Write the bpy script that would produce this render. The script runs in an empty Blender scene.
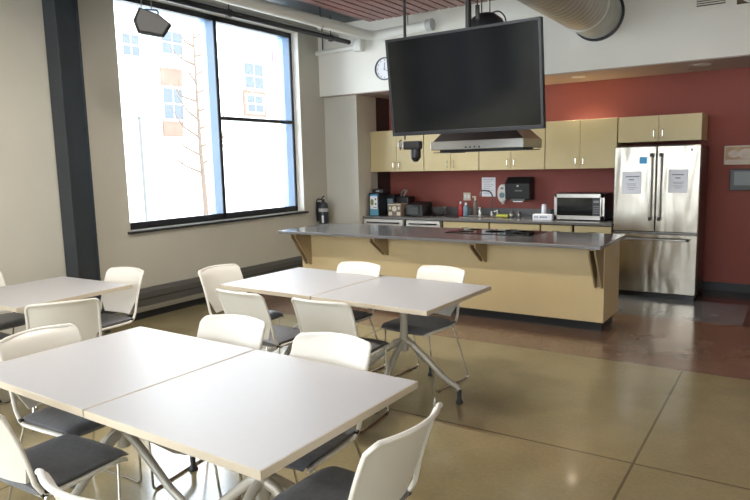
import bpy, bmesh, math, random
from mathutils import Vector, Matrix
random.seed(7)
SC = bpy.context.scene
COL = SC.collection
PI = math.pi

# ------------------------------------------------------------------ materials
def mat(name, col, rough=0.5, metal=0.0, coat=0.0, noise=0.0, nscale=8.0, bump=0.0, bscale=60.0, emit=None, estr=0.0, spec=0.5, aniso=0.0, coord='Object'):
    m = bpy.data.materials.new(name); m.use_nodes = True
    nt = m.node_tree; b = nt.nodes['Principled BSDF']
    b.inputs['Base Color'].default_value = (*col, 1)
    b.inputs['Roughness'].default_value = rough
    b.inputs['Metallic'].default_value = metal
    b.inputs['Coat Weight'].default_value = coat
    b.inputs['Specular IOR Level'].default_value = spec
    b.inputs['Anisotropic'].default_value = aniso
    if emit:
        b.inputs['Emission Color'].default_value = (*emit, 1)
        b.inputs['Emission Strength'].default_value = estr
    tc = nt.nodes.new('ShaderNodeTexCoord')
    if noise > 0:
        n = nt.nodes.new('ShaderNodeTexNoise'); n.inputs['Scale'].default_value = nscale; n.inputs['Detail'].default_value = 5
        nt.links.new(tc.outputs[coord], n.inputs['Vector'])
        mr = nt.nodes.new('ShaderNodeMapRange')
        mr.inputs['From Min'].default_value = 0.3; mr.inputs['From Max'].default_value = 0.7
        mr.inputs['To Min'].default_value = 1 - noise; mr.inputs['To Max'].default_value = 1 + noise
        nt.links.new(n.outputs['Fac'], mr.inputs['Value'])
        mx = nt.nodes.new('ShaderNodeMix'); mx.data_type = 'RGBA'; mx.blend_type = 'MULTIPLY'; mx.inputs['Factor'].default_value = 1
        mx.inputs['A'].default_value = (*col, 1)
        nt.links.new(mr.outputs['Result'], mx.inputs['B'])
        nt.links.new(mx.outputs['Result'], b.inputs['Base Color'])
    if bump > 0:
        n2 = nt.nodes.new('ShaderNodeTexNoise'); n2.inputs['Scale'].default_value = bscale; n2.inputs['Detail'].default_value = 3
        nt.links.new(tc.outputs[coord], n2.inputs['Vector'])
        bp = nt.nodes.new('ShaderNodeBump'); bp.inputs['Strength'].default_value = bump; bp.inputs['Distance'].default_value = 0.01
        nt.links.new(n2.outputs['Fac'], bp.inputs['Height'])
        nt.links.new(bp.outputs['Normal'], b.inputs['Normal'])
    return m

M = {}
M['wall'] = mat('beige_paint', (0.58, 0.555, 0.48), 0.7, noise=0.02, nscale=2, bump=0.03, bscale=90)
M['white_wall'] = mat('white_paint', (0.87, 0.84, 0.77), 0.7, noise=0.015, nscale=2, bump=0.03, bscale=90)
M['soffit_under'] = mat('shaded_soffit_paint', (0.42, 0.34, 0.30), 0.7)  # shade and red wall bounce under the soffit put into the colour
M['red'] = mat('red_paint', (0.29, 0.088, 0.072), 0.7, spec=0.25, noise=0.03, nscale=3, bump=0.03, bscale=90)
M['ceil'] = mat('ceiling_paint', (0.80, 0.79, 0.76), 0.8)
M['steel_dark'] = mat('charcoal_steel_paint', (0.028, 0.036, 0.044), 0.42, noise=0.1, nscale=5)
M['black'] = mat('black_plastic', (0.012, 0.012, 0.014), 0.4)
M['black_frame'] = mat('black_anodised', (0.02, 0.022, 0.028), 0.4)
M['alu'] = mat('sky_tinted_aluminium', (0.20, 0.30, 0.46), 0.45)  # blue is the sky's reflection on the frame sides, put into the colour
M['slat'] = mat('mahogany_slats', (0.19, 0.075, 0.065), 0.45, noise=0.15, nscale=4)
M['duct'] = mat('galvanised_duct', (0.50, 0.49, 0.44), 0.38, metal=0.55, noise=0.08, nscale=6)
M['pipe_white'] = mat('white_pipe', (0.78, 0.77, 0.72), 0.45)
M['pipe_grey'] = mat('grey_pipe', (0.45, 0.45, 0.44), 0.4)
M['island'] = mat('tan_laminate', (0.66, 0.52, 0.285), 0.45, noise=0.02, nscale=5)
M['corbel'] = mat('tan_corbel', (0.36, 0.27, 0.15), 0.5)
M['cab'] = mat('pale_maple_laminate', (0.60, 0.485, 0.255), 0.42, noise=0.03, nscale=4)
M['cab_edge'] = mat('brown_edge', (0.13, 0.085, 0.05), 0.6)
M['stone'] = mat('grey_quartz', (0.17, 0.165, 0.165), 0.15, noise=0.12, nscale=70, spec=0.7)
M['rubber'] = mat('black_rubber', (0.015, 0.018, 0.022), 0.5)
M['chrome'] = mat('chrome', (0.62, 0.60, 0.56), 0.18, metal=1.0)
M['white_plastic'] = mat('white_plastic', (0.74, 0.715, 0.655), 0.38, noise=0.01, nscale=3)
M['fabric'] = mat('charcoal_fabric', (0.15, 0.153, 0.167), 0.45, noise=0.15, nscale=40, bump=0.15, bscale=300)
M['laminate'] = mat('white_table_laminate', (0.51, 0.505, 0.52), 0.38, noise=0.01, nscale=30)
M['edge'] = mat('beige_table_edge', (0.62, 0.54, 0.42), 0.45)
M['under'] = mat('brown_underside', (0.22, 0.16, 0.11), 0.7)
M['leg'] = mat('warm_grey_metal', (0.50, 0.47, 0.41), 0.38, metal=0.2)
M['screen'] = mat('dark_screen', (0.008, 0.009, 0.010), 0.12, spec=0.4, noise=0.05, nscale=2)
M['paper'] = mat('white_paper', (0.90, 0.90, 0.94), 0.7)
M['ink'] = mat('grey_ink', (0.20, 0.20, 0.24), 0.7)
M['blue'] = mat('sky_blue', (0.08, 0.42, 0.78), 0.5)
M['lightblue'] = mat('pale_blue_card', (0.12, 0.36, 0.50), 0.5)
M['green'] = mat('leaf_green', (0.22, 0.30, 0.08), 0.6)
M['red_p'] = mat('red_soap', (0.55, 0.03, 0.03), 0.3)
M['yellow'] = mat('yellow_sponge', (0.62, 0.56, 0.08), 0.7)
M['cardboard'] = mat('brown_card', (0.20, 0.15, 0.12), 0.7)
M['clearblue'] = mat('blue_grey_plastic', (0.20, 0.30, 0.36), 0.2)
M['ivory'] = mat('ivory_plastic', (0.62, 0.56, 0.42), 0.4)
M['radiator'] = mat('grey_radiator_paint', (0.10, 0.098, 0.09), 0.45)
M['radiator_light'] = mat('pale_radiator_strip', (0.36, 0.345, 0.30), 0.45)
M['lamp'] = mat('lamp_diffuser', (0.9, 0.88, 0.8), 0.4, emit=(1.0, 0.9, 0.74), estr=9.0)
M['brick'] = mat('pale_brick', (0.13, 0.076, 0.054), 0.8, noise=0.2, nscale=1.5)
M['facade'] = mat('pale_render', (0.55, 0.545, 0.53), 0.8)
M['ext_glass'] = mat('pale_exterior_glass', (0.080, 0.092, 0.115), 0.5, spec=0.1)
M['bark'] = mat('orange_brown_bark', (0.105, 0.075, 0.055), 0.85)
M['post'] = mat('grey_post', (0.080, 0.082, 0.077), 0.6)
M['snow'] = mat('pale_paving', (0.72, 0.72, 0.70), 0.8)
M['sign_red'] = mat('sign_red', (0.28, 0.08, 0.10), 0.6)
M['steel_grey'] = mat('dark_steel_face', (0.16, 0.16, 0.155), 0.3, metal=0.9)
M['tan_art'] = mat('tan_print', (0.50, 0.33, 0.20), 0.5, noise=0.25, nscale=9)
M['pale_art'] = mat('cream_print', (0.62, 0.52, 0.44), 0.5, noise=0.15, nscale=14)
M['dim_screen'] = mat('grey_green_panel', (0.07, 0.08, 0.075), 0.3)

def steel():
    m = mat('stainless_steel', (0.36, 0.335, 0.285), 0.27, metal=1.0, aniso=0.5)
    nt = m.node_tree; b = nt.nodes['Principled BSDF']
    tc = nt.nodes.new('ShaderNodeTexCoord'); mp = nt.nodes.new('ShaderNodeMapping')
    mp.inputs['Scale'].default_value = (5.5, 5.5, 1.3)
    n = nt.nodes.new('ShaderNodeTexNoise'); n.inputs['Scale'].default_value = 1.0; n.inputs['Detail'].default_value = 1.0; n.inputs['Distortion'].default_value = 0.6
    bp = nt.nodes.new('ShaderNodeBump'); bp.inputs['Strength'].default_value = 0.5; bp.inputs['Distance'].default_value = 0.03
    nt.links.new(tc.outputs['Object'], mp.inputs['Vector']); nt.links.new(mp.outputs['Vector'], n.inputs['Vector'])
    nt.links.new(n.outputs['Fac'], bp.inputs['Height']); nt.links.new(bp.outputs['Normal'], b.inputs['Normal'])
    return m
M['steel'] = steel()
M['steel_plain'] = mat('plain_stainless', (0.47, 0.455, 0.42), 0.28, metal=1.0)

def glass():
    m = bpy.data.materials.new('window_glass'); m.use_nodes = True; nt = m.node_tree
    for n in list(nt.nodes): nt.nodes.remove(n)
    o = nt.nodes.new('ShaderNodeOutputMaterial'); mx = nt.nodes.new('ShaderNodeMixShader')
    t = nt.nodes.new('ShaderNodeBsdfTransparent'); g = nt.nodes.new('ShaderNodeBsdfGlossy'); g.inputs['Roughness'].default_value = 0.02
    t.inputs['Color'].default_value = (0.95, 0.97, 0.98, 1)
    f = nt.nodes.new('ShaderNodeFresnel'); f.inputs['IOR'].default_value = 1.25
    nt.links.new(f.outputs[0], mx.inputs[0]); nt.links.new(t.outputs[0], mx.inputs[1]); nt.links.new(g.outputs[0], mx.inputs[2]); nt.links.new(mx.outputs[0], o.inputs[0])
    return m
M['glass'] = glass()

def floor_mat():
    m = bpy.data.materials.new('polished_concrete'); m.use_nodes = True; nt = m.node_tree; N = nt.nodes; L = nt.links
    b = N['Principled BSDF']
    geo = N.new('ShaderNodeNewGeometry'); sep = N.new('ShaderNodeSeparateXYZ'); L.new(geo.outputs['Position'], sep.inputs[0])
    def math_(op, a, bb, c=None):
        n = N.new('ShaderNodeMath'); n.operation = op
        for i, v in enumerate((a, bb, c)):
            if v is None: continue
            if isinstance(v, (int, float)): n.inputs[i].default_value = v
            else: L.new(v, n.inputs[i])
        return n.outputs[0]
    X, Y = sep.outputs['X'], sep.outputs['Y']
    def noise(s, d=4, dist=0.0):
        n = N.new('ShaderNodeTexNoise'); n.inputs['Scale'].default_value = s; n.inputs['Detail'].default_value = d; n.inputs['Distortion'].default_value = dist
        L.new(geo.outputs['Position'], n.inputs['Vector']); return n.outputs['Fac']
    big, med, fine = noise(0.8, 5, 0.5), noise(4, 6, 0.4), noise(45, 4)
    def mix(f, a, bb, blend='MIX'):
        n = N.new('ShaderNodeMix'); n.data_type = 'RGBA'; n.blend_type = blend
        if isinstance(f, (int, float)): n.inputs['Factor'].default_value = f
        else: L.new(f, n.inputs['Factor'])
        for k, v in (('A', a), ('B', bb)):
            if isinstance(v, tuple): n.inputs[k].default_value = (*v, 1)
            else: L.new(v, n.inputs[k])
        return n.outputs['Result']
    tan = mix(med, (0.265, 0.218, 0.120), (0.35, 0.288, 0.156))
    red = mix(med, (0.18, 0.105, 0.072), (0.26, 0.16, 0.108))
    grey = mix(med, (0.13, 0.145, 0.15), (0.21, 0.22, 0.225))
    dark = mix(med, (0.03, 0.022, 0.018), (0.05, 0.035, 0.028))  # reflection of the dark back wall painted into the floor
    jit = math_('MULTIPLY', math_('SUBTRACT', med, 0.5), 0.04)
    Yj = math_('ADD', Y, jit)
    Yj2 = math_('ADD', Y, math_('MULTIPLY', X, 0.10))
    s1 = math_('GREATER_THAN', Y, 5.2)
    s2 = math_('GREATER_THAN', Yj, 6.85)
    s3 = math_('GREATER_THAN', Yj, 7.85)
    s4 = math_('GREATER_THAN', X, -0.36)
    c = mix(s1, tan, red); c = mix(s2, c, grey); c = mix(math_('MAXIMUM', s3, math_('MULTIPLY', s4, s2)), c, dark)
    mot = N.new('ShaderNodeMapRange'); mot.inputs['From Min'].default_value = 0.3; mot.inputs['From Max'].default_value = 0.7; mot.inputs['To Min'].default_value = 0.84; mot.inputs['To Max'].default_value = 1.14
    L.new(big, mot.inputs['Value']); c = mix(1.0, c, mot.outputs['Result'], 'MULTIPLY')
    fn = N.new('ShaderNodeMapRange'); fn.inputs['From Min'].default_value = 0.3; fn.inputs['From Max'].default_value = 0.7; fn.inputs['To Min'].default_value = 0.94; fn.inputs['To Max'].default_value = 1.06
    L.new(fine, fn.inputs['Value']); c = mix(1.0, c, fn.outputs['Result'], 'MULTIPLY')
    def line(v, at, w): return math_('LESS_THAN', math_('ABSOLUTE', math_('SUBTRACT', v, at), 0), w)
    below = math_('LESS_THAN', Y, 5.2)
    j = line(Y, 3.43, 0.007)
    for at in (5.2, 0.2): j = math_('MAXIMUM', j, line(Y, at, 0.006))
    for at in (-0.65, -3.35): j = math_('MAXIMUM', j, math_('MULTIPLY', line(X, at, 0.007), below))
    c = mix(math_('MULTIPLY', j, 0.6), c, (0.03, 0.022, 0.014))
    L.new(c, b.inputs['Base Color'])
    r = N.new('ShaderNodeMapRange'); r.inputs['To Min'].default_value = 0.10; r.inputs['To Max'].default_value = 0.30
    L.new(med, r.inputs['Value']); L.new(r.outputs['Result'], b.inputs['Roughness'])
    b.inputs['Specular IOR Level'].default_value = 0.6
    b.inputs['Coat Weight'].default_value = 0.35; b.inputs['Coat Roughness'].default_value = 0.08
    return m
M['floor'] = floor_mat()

# ------------------------------------------------------------------ mesh helpers
class MB:
    def __init__(s): s.bm = bmesh.new(); s.curved = False
    def _merge(s, b, mi=0):
        me = bpy.data.meshes.new('tmp'); 
        for f in b.faces: f.material_index = mi
        b.to_mesh(me); b.free(); s.bm.from_mesh(me); bpy.data.meshes.remove(me)
    def box(s, a, c, bev=0.0, mi=0, seg=2):
        b = bmesh.new(); bmesh.ops.create_cube(b, size=1)
        lo = [min(a[i], c[i]) for i in range(3)]; hi = [max(a[i], c[i]) for i in range(3)]
        for v in b.verts:
            v.co = Vector([lo[i] + (v.co[i] + .5) * (hi[i] - lo[i]) for i in range(3)])
        if bev > 0: bmesh.ops.bevel(b, geom=b.edges[:], offset=bev, segments=seg, affect='EDGES', profile=0.5)
        s._merge(b, mi); return s
    def hull(s, pts, bev=0.0, mi=0):
        b = bmesh.new()
        for p in pts: b.verts.new(p)
        bmesh.ops.convex_hull(b, input=b.verts[:])
        bmesh.ops.dissolve_limit(b, angle_limit=0.02, verts=b.verts[:], edges=b.edges[:])
        if bev > 0: bmesh.ops.bevel(b, geom=b.edges[:], offset=bev, segments=2, affect='EDGES', profile=0.5)
        bmesh.ops.recalc_face_normals(b, faces=b.faces[:])
        s._merge(b, mi); return s
    def prism(s, poly, axis, a, c, bev=0.0, mi=0):
        # poly: 2D points in the two remaining axes (in order), extruded along axis from a to c
        def P(p, w):
            r = list(p); r.insert(axis, w); return r
        b = bmesh.new()
        lo = [b.verts.new(P(p, a)) for p in poly]; hi = [b.verts.new(P(p, c)) for p in poly]
        n = len(poly); b.faces.new(lo); b.faces.new(hi[::-1])
        for i in range(n): b.faces.new((lo[i], hi[i], hi[(i+1) % n], lo[(i+1) % n]))
        bmesh.ops.recalc_face_normals(b, faces=b.faces[:])
        if bev > 0: bmesh.ops.bevel(b, geom=b.edges[:], offset=bev, segments=2, affect='EDGES', profile=0.5)
        s._merge(b, mi); return s
    def tube(s, pts, r, seg=10, fillet=0.0, fs=5, mi=0, sx=1.0):
        s.curved = True
        pts = [Vector(p) for p in pts]; rr = r if isinstance(r, (list, tuple)) else None
        if fillet > 0 and len(pts) > 2:
            out = [pts[0]]
            for i in range(1, len(pts) - 1):
                p0, p1, p2 = pts[i-1], pts[i], pts[i+1]
                d0 = (p0 - p1); d2 = (p2 - p1); f = min(fillet, d0.length * .45, d2.length * .45)
                a = p1 + d0.normalized() * f; c = p1 + d2.normalized() * f
                for k in range(fs + 1):
                    t = k / fs; out.append(a * (1-t)**2 + p1 * 2*t*(1-t) + c * t*t)
            out.append(pts[-1]); pts = out; 
        n = len(pts); b = bmesh.new(); rings = []
        up = None
        for i, p in enumerate(pts):
            t = (pts[min(i+1, n-1)] - pts[max(i-1, 0)]).normalized()
            if up is None:
                up = Vector((0, 0, 1)) if abs(t.z) < 0.9 else Vector((0, 1, 0))
            side = t.cross(up).normalized(); up2 = side.cross(t).normalized(); up = up2
            ri = (r[0] + (r[-1] - r[0]) * i / (n-1)) if rr else r
            rings.append([b.verts.new(p + side * math.cos(2*PI*k/seg) * ri * sx + up2 * math.sin(2*PI*k/seg) * ri) for k in range(seg)])
        for i in range(n-1):
            for k in range(seg):
                b.faces.new((rings[i][k], rings[i][(k+1) % seg], rings[i+1][(k+1) % seg], rings[i+1][k]))
        b.faces.new(rings[0][::-1]); b.faces.new(rings[-1])
        bmesh.ops.recalc_face_normals(b, faces=b.faces[:])
        s._merge(b, mi); return s
    def lathe(s, prof, c=(0, 0, 0), seg=24, axis=2, mi=0, sy=1.0):
        s.curved = True
        # prof: (radius, height) pairs
        b = bmesh.new(); rings = []
        def P(x, y, z):
            if axis == 2: return Vector((c[0]+x, c[1]+y*sy, c[2]+z))
            if axis == 1: return Vector((c[0]+x, c[1]+z, c[2]+y*sy))
            return Vector((c[0]+z, c[1]+x, c[2]+y*sy))
        for r, z in prof:
            if r < 1e-6: rings.append([b.verts.new(P(0, 0, z))])
            else: rings.append([b.verts.new(P(r*math.cos(2*PI*k/seg), r*math.sin(2*PI*k/seg), z)) for k in range(seg)])
        for i in range(len(rings)-1):
            A, B = rings[i], rings[i+1]
            for k in range(seg):
                q = [A[k % len(A)], A[(k+1) % len(A)], B[(k+1) % len(B)], B[k % len(B)]]
                q2 = []
                for v in q:
                    if v not in q2: q2.append(v)
                if len(q2) > 2: b.faces.new(q2)
        if len(rings[0]) > 1: b.faces.new(rings[0])
        if len(rings[-1]) > 1: b.faces.new(rings[-1])
        bmesh.ops.recalc_face_normals(b, faces=b.faces[:])
        s._merge(b, mi); return s
    def grid(s, fn, nu, nv, th=None, mi=0):
        s.curved = True
        # closed shell from fn(u,v)->(front, back) points
        b = bmesh.new(); F = []; Bk = []
        for i in range(nu+1):
            F.append([]); Bk.append([])
            for j in range(nv+1):
                p, q = fn(i/nu, j/nv); F[-1].append(b.verts.new(p)); Bk[-1].append(b.verts.new(q))
        for i in range(nu):
            for j in range(nv):
                b.faces.new((F[i][j], F[i+1][j], F[i+1][j+1], F[i][j+1])); b.faces.new((Bk[i][j], Bk[i][j+1], Bk[i+1][j+1], Bk[i+1][j]))
        for i in range(nu):
            b.faces.new((F[i][0], Bk[i][0], Bk[i+1][0], F[i+1][0])); b.faces.new((F[i][nv], F[i+1][nv], Bk[i+1][nv], Bk[i][nv]))
        for j in range(nv):
            b.faces.new((F[0][j], F[0][j+1], Bk[0][j+1], Bk[0][j])); b.faces.new((F[nu][j], Bk[nu][j], Bk[nu][j+1], F[nu][j+1]))
        bmesh.ops.recalc_face_normals(b, faces=b.faces[:])
        s._merge(b, mi); return s
    def sphere(s, c, r, seg=16, mi=0, sc=(1, 1, 1)):
        s.curved = True
        b = bmesh.new(); bmesh.ops.create_uvsphere(b, u_segments=seg, v_segments=seg//2+2, radius=r)
        for v in b.verts: v.co = Vector((v.co.x*sc[0]+c[0], v.co.y*sc[1]+c[1], v.co.z*sc[2]+c[2]))
        s._merge(b, mi); return s
    def xf(s, mtx): bmesh.ops.transform(s.bm, matrix=mtx, verts=s.bm.verts[:]); return s
    def build(s, name, m, parent=None, origin=None, smooth=35):
        if origin is not None: bmesh.ops.translate(s.bm, vec=-Vector(origin), verts=s.bm.verts[:])
        me = bpy.data.meshes.new(name); s.bm.to_mesh(me); s.bm.free()
        for x in (m if isinstance(m, (list, tuple)) else [m]): me.materials.append(x)
        if s.curved:
            me.polygons.foreach_set('use_smooth', [True]*len(me.polygons))
            me.set_sharp_from_angle(angle=math.radians(smooth))
        o = bpy.data.objects.new(name, me); COL.objects.link(o)
        if parent: o.parent = parent
        elif origin is not None: o.location = origin
        return o

def tag(o, label, cat, group=None, kind=None):
    if label: o['label'] = label
    if cat: o['category'] = cat
    if group: o['group'] = group
    if kind: o['kind'] = kind
    return o
def thing(name, label, cat, loc=(0, 0, 0), rz=0.0, group=None):
    o = bpy.data.objects.new(name, None); COL.objects.link(o); o.empty_display_size = 0.1
    o.location = loc; o.rotation_euler = (0, 0, rz)
    return tag(o, label, cat, group)
def struct(o): o['kind'] = 'structure'; return o
def kids(o): return [c for c in bpy.data.objects if c.parent == o]
def dup(root, loc, rz, label, group=None):
    r = root.copy(); COL.objects.link(r); r.location = loc; r.rotation_euler = (0, 0, rz); r['label'] = label
    if group: r['group'] = group
    for ch in kids(root):
        c = ch.copy(); COL.objects.link(c); c.parent = r
        for g in kids(ch):
            d = g.copy(); COL.objects.link(d); d.parent = c
    return r
def B(name, m, a, c, bev=0.0, parent=None, origin=None):
    return MB().box(a, c, bev).build(name, m, parent, origin)

# ------------------------------------------------------------------ setting
XL, YS, YB, ZS, YST, XST = -5.95, 7.62, 8.60, 2.606, 7.72, -5.365
XR, YR, ZC = 3.6, -5.5, 4.3
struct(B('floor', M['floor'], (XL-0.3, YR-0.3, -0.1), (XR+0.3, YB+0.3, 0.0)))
struct(B('ceiling', M['ceil'], (XL-0.3, YR-0.3, ZC), (XR+0.3, YB+0.3, ZC+0.1)))
# left wall with window opening (4.25..7.16 x .96..3.46) and a second one nearer the camera
W1 = (4.25, 7.17, 0.965, 3.465); W0 = (-4.9, 0.4, 0.965, 3.465)
w = MB(); T = 0.38
def wy(y0, y1, z0, z1): w.box((XL-T, y0, z0), (XL, y1, z1))
wy(YR-.3, YB+.3, -0.1, 0.965); wy(YR-.3, YB+.3, 3.465, ZC)
wy(YR-.3, W0[0], .965, 3.465); wy(W0[1], W1[0], .965, 3.465); wy(W1[1], YB+.3, .965, 3.465)
struct(w.build('wall_left', M['wall']))
struct(MB().box((XL, W1[1]-0.006, W1[2]), (XL-0.12, W1[1]+0.004, W1[3])).build('trim_1', M['white_wall']))
# back wall (red) and soffit, stub wall
struct(B('wall_back', M['red'], (XL-0.3, YB, -0.1), (XR+0.3, YB+0.25, ZC)))
struct(MB().box((XL, YS, ZS+0.012), (XR, YB, ZC)).build('wall_soffit', M['white_wall']))
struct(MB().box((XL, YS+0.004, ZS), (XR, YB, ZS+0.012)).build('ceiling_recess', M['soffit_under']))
struct(B('wall_stub', M['wall'], (XL, YST, 0), (XST, 8.23, ZS)))
struct(B('wall_recess', mat('shaded_maroon_paint', (.06, .034, .032), .7), (XL, 8.23, 0), (XST, YB, ZS)))  # maroon side wall, recess shade darkened into its colour
w = MB(); rops = [(-4.4, -3.2)]; ys = [YR-.3] + [v for o in rops for v in o] + [YB+.3]
for i in range(0, len(ys), 2): w.box((XR, ys[i], .3), (XR+.3, ys[i+1], 3.1))
w.box((XR, YR-.3, -.1), (XR+.3, YB+.3, .3)); w.box((XR, YR-.3, 3.1), (XR+.3, YB+.3, ZC))
struct(w.build('wall_right', M['white_wall']))
for k, (a, b) in enumerate(rops):
    f = MB(); x0, x1 = XR+.1, XR+.2
    f.box((x0, a, .3), (x1, a+.06, 3.1)); f.box((x0, b-.06, .3), (x1, b, 3.1)); f.box((x0, a, .3), (x1, b, .36)); f.box((x0, a, 3.04), (x1, b, 3.1)); f.box((x0, a, 1.1), (x1, b, 1.16))
    struct(f.build('window_%d' % (k+6), M['black_frame']))
# rear wall with glazing
w = MB(); ops = [(-5.4, -3.2), (-2.5, -0.5)]; xs = [XL-.3] + [v for o in ops for v in o] + [XR+.3]
for i in range(0, len(xs), 2): w.box((xs[i], YR-.3, 0.5), (xs[i+1], YR, 3.6))
w.box((XL-.3, YR-.3, -0.1), (XR+.3, YR, 0.5)); w.box((XL-.3, YR-.3, 3.6), (XR+.3, YR, ZC))
struct(w.build('wall_rear', M['wall']))
k = 3
for a, b in ops:
    f = MB(); y0, y1 = YR-.2, YR-.1
    f.box((a, y0, .5), (a+.06, y1, 3.6)); f.box((b-.06, y0, .5), (b, y1, 3.6)); f.box((a, y0, .5), (b, y1, .56)); f.box((a, y0, 3.54), (b, y1, 3.6)); f.box((a, y0, 2.2), (b, y1, 2.26))
    struct(f.build('window_%d' % k, M['black_frame'])); k += 1
# windows of the left wall
def window(n, y0, y1, z0, z1, mull, bars):
    xo, xi = XL-0.36, XL-0.12
    t = struct(bpy.data.objects.new('window_%d' % n, None)); COL.objects.link(t); t.location = (XL-.2, (y0+y1)/2, z0)
    og = t.location.copy()
    f = MB()
    f.box((xi-.012, y0, z0), (xi, y0+.05, z1)); f.box((xi-.012, y1-.05, z0), (xi, y1, z1)); f.box((xi-.06, y0, z0), (xi, y1, z0+.075)); f.box((xi-.06, y0, z1-.065), (xi, y1, z1))
    for m_ in mull: f.box((xi-.012, m_-.024, z0), (xi, m_+.024, z1))
    for (a, b, z) in bars: f.box((xi-.10, a, z-.022), (xi-.02, b, z+.022))
    f.build('window_frame', M['black_frame'], t, og)
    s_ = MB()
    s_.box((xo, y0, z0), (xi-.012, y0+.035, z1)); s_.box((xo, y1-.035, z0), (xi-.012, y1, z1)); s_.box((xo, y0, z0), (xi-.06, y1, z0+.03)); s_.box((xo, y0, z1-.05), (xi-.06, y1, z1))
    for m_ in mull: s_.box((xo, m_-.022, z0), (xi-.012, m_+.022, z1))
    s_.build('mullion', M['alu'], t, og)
    ys = [y0+.035] + [v for m_ in mull for v in (m_-.022, m_+.022)] + [y1-.035]
    for i in range(0, len(ys), 2):
        B('pane', M['glass'], (xo+.10, ys[i], z0+.03), (xo+.106, ys[i+1], z1-.05), 0, t, og)
    B('window_sill', M['black_frame'], (xi, y0-.04, z0-.03), (XL+.045, y1+.04, z0-.004), .003, t, og)
    B('sill_top', M['radiator_light'], (xi, y0+.01, z0-.004), (XL+.02, y1-.01, z0+.002), 0, t, og)
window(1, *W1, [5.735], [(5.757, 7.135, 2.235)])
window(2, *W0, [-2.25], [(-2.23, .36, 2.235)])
# baseboard
struct(B('baseboard_back', M['rubber'], (-0.9, YB-0.012, 0), (XR, YB, 0.10)))
struct(B('baseboard_left', M['rubber'], (XL, YR, 0), (XL+.012, 3.4, 0.10)))

# steel column: H section against the left wall
t = thing('steel_column', 'dark charcoal painted H-section steel column against the left wall', 'column', (-5.83, 3.61, 0))
og = (-5.83, 3.61, 0); z1 = ZC
m = MB(); m.box((-5.935, 3.48, 0), (-5.73, 3.497, z1), .002); m.box((-5.935, 3.695, 0), (-5.73, 3.711, z1), .002); m.box((-5.85, 3.497, 0), (-5.745, 3.696, z1))
m.build('column_shaft', M['steel_dark'], t, og)
B('base_plate', M['steel_dark'], (-5.94, 3.47, 0), (-5.70, 3.75, 0.02), .002, t, og)

# radiator cover on the left wall
t = thing('radiator_cover', 'long low dark grey baseboard radiator cover under the window', 'radiator', (-5.88, 5.7, 0)); og = (-5.88, 5.7, 0)
MB().prism([(XL, .325), (-5.90, .325), (-5.845, .29), (-5.845, .15), (XL, .15)], 1, 3.85, 7.60, .003).build('cover', M['radiator'], t, og)
m = MB()
m.box((-5.846, 3.87, .222), (-5.842, 7.58, .230)); m.build('slot', M['black'], t, og)
MB().prism([(XL, .145), (-5.835, .145), (-5.86, .085), (XL, .085)], 1, 3.85, 7.60, .002).build('lower_strip', M['radiator_light'], t, og)
B('back_plate', M['rubber'], (XL, 3.85, 0.0), (-5.90, 7.60, .09), 0, t, og)

# ------------------------------------------------------------------ ceiling: slats, beams, pipes
SLX0, SLX1, SLY0, SLY1, SLZ = -4.50, 3.2, 0.2, 6.80, 3.35
t = thing('slat_ceiling_panel', 'suspended mahogany coloured wooden slat ceiling panel', 'ceiling panel', ((SLX0+SLX1)/2, 3.5, SLZ)); og = t.location.copy()
m = MB(); x = SLX0
while x < SLX1:
    m.box((x, SLY0, SLZ), (x+.098, SLY1, SLZ+.018)); x += .122
m.build('slats', M['slat'], t, og)
m = MB()
for y in (0.6, 2.2, 3.8, 5.4, 6.7): m.box((SLX0, y-.02, SLZ+.018), (SLX1, y+.02, SLZ+.055))
m.build('carrier_rails', M['black'], t, og)
B('backing', M['black'], (SLX0, SLY0, SLZ+.055), (SLX1, SLY1, SLZ+.06), 0, t, og)
m = MB()
for x in (-4.2, -1.5, 1.2):
    for y in (1.0, 3.8, 6.5): m.tube([(x, y, SLZ+.05), (x, y, ZC)], .004, 6)
m.build('hanger_rods', M['black'], t, og)
# steel beam
m = MB(); m.box((-5.46, YR, 3.60), (-4.98, YS, 3.62)); m.box((-5.46, YR, 3.98), (-4.98, YS, 4.0)); m.box((-5.23, YR, 3.6), (-5.21, YS, 4.0))
tag(m.build('roof_beam', M['steel_dark'], None, (-5.23, 1, 3.6)), 'dark steel beam above the pipes along the window wall', 'beam')
# big white pipe along window wall, elbow along soffit
t = thing('white_pipe', 'large white insulated pipe running under the ceiling and turning along the white soffit', 'pipe', (-4.85, 5, 3.32)); og = t.location.copy()
MB().tube([(-4.90, YR+.1, 3.31), (-4.86, 7.40, 3.31), (-3.98, 7.40, 3.34)], .062, 16, .16).build('pipe_run', M['pipe_white'], t, og)
for y in (4.6, 6.3):
    MB().lathe([(.066, -.02), (.066, .02)], (-4.87, y, 3.31), 16, 1).build('pipe_band', M['pipe_grey'], t, og)
    MB().tube([(-4.87, y, 3.36), (-4.87, y, ZC)], .005, 6).build('pipe_hanger', M['black'], t, og)
MB().lathe([(.075, -.04), (.075, .04)], (-3.98, 7.40, 3.34), 16, 0).build('pipe_band', M['pipe_grey'], t, og)
MB().tube([(-4.3, 7.40, 3.39), (-4.3, 7.40, ZC)], .005, 6).build('pipe_hanger', M['black'], t, og)
t = thing('side_pipe', 'thin white pipe with square coupling on the soffit near the window corner', 'pipe', (-5.6, YS-.05, 3.26)); og = t.location.copy()
MB().tube([(-5.94, YS-.06, 3.225), (-5.22, YS-.06, 3.235)], .034, 14).build('pipe_run', M['pipe_white'], t, og)
MB().box((-5.25, YS-.12, 3.17), (-5.12, YS-.005, 3.34), .015).build('coupling', M['pipe_white'], t, og)
MB().tube([(-5.82, YS-.06, 3.25), (-5.82, YS-.06, ZC)], .010, 8).build('hanger_rod', M['black'], t, og)
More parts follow.
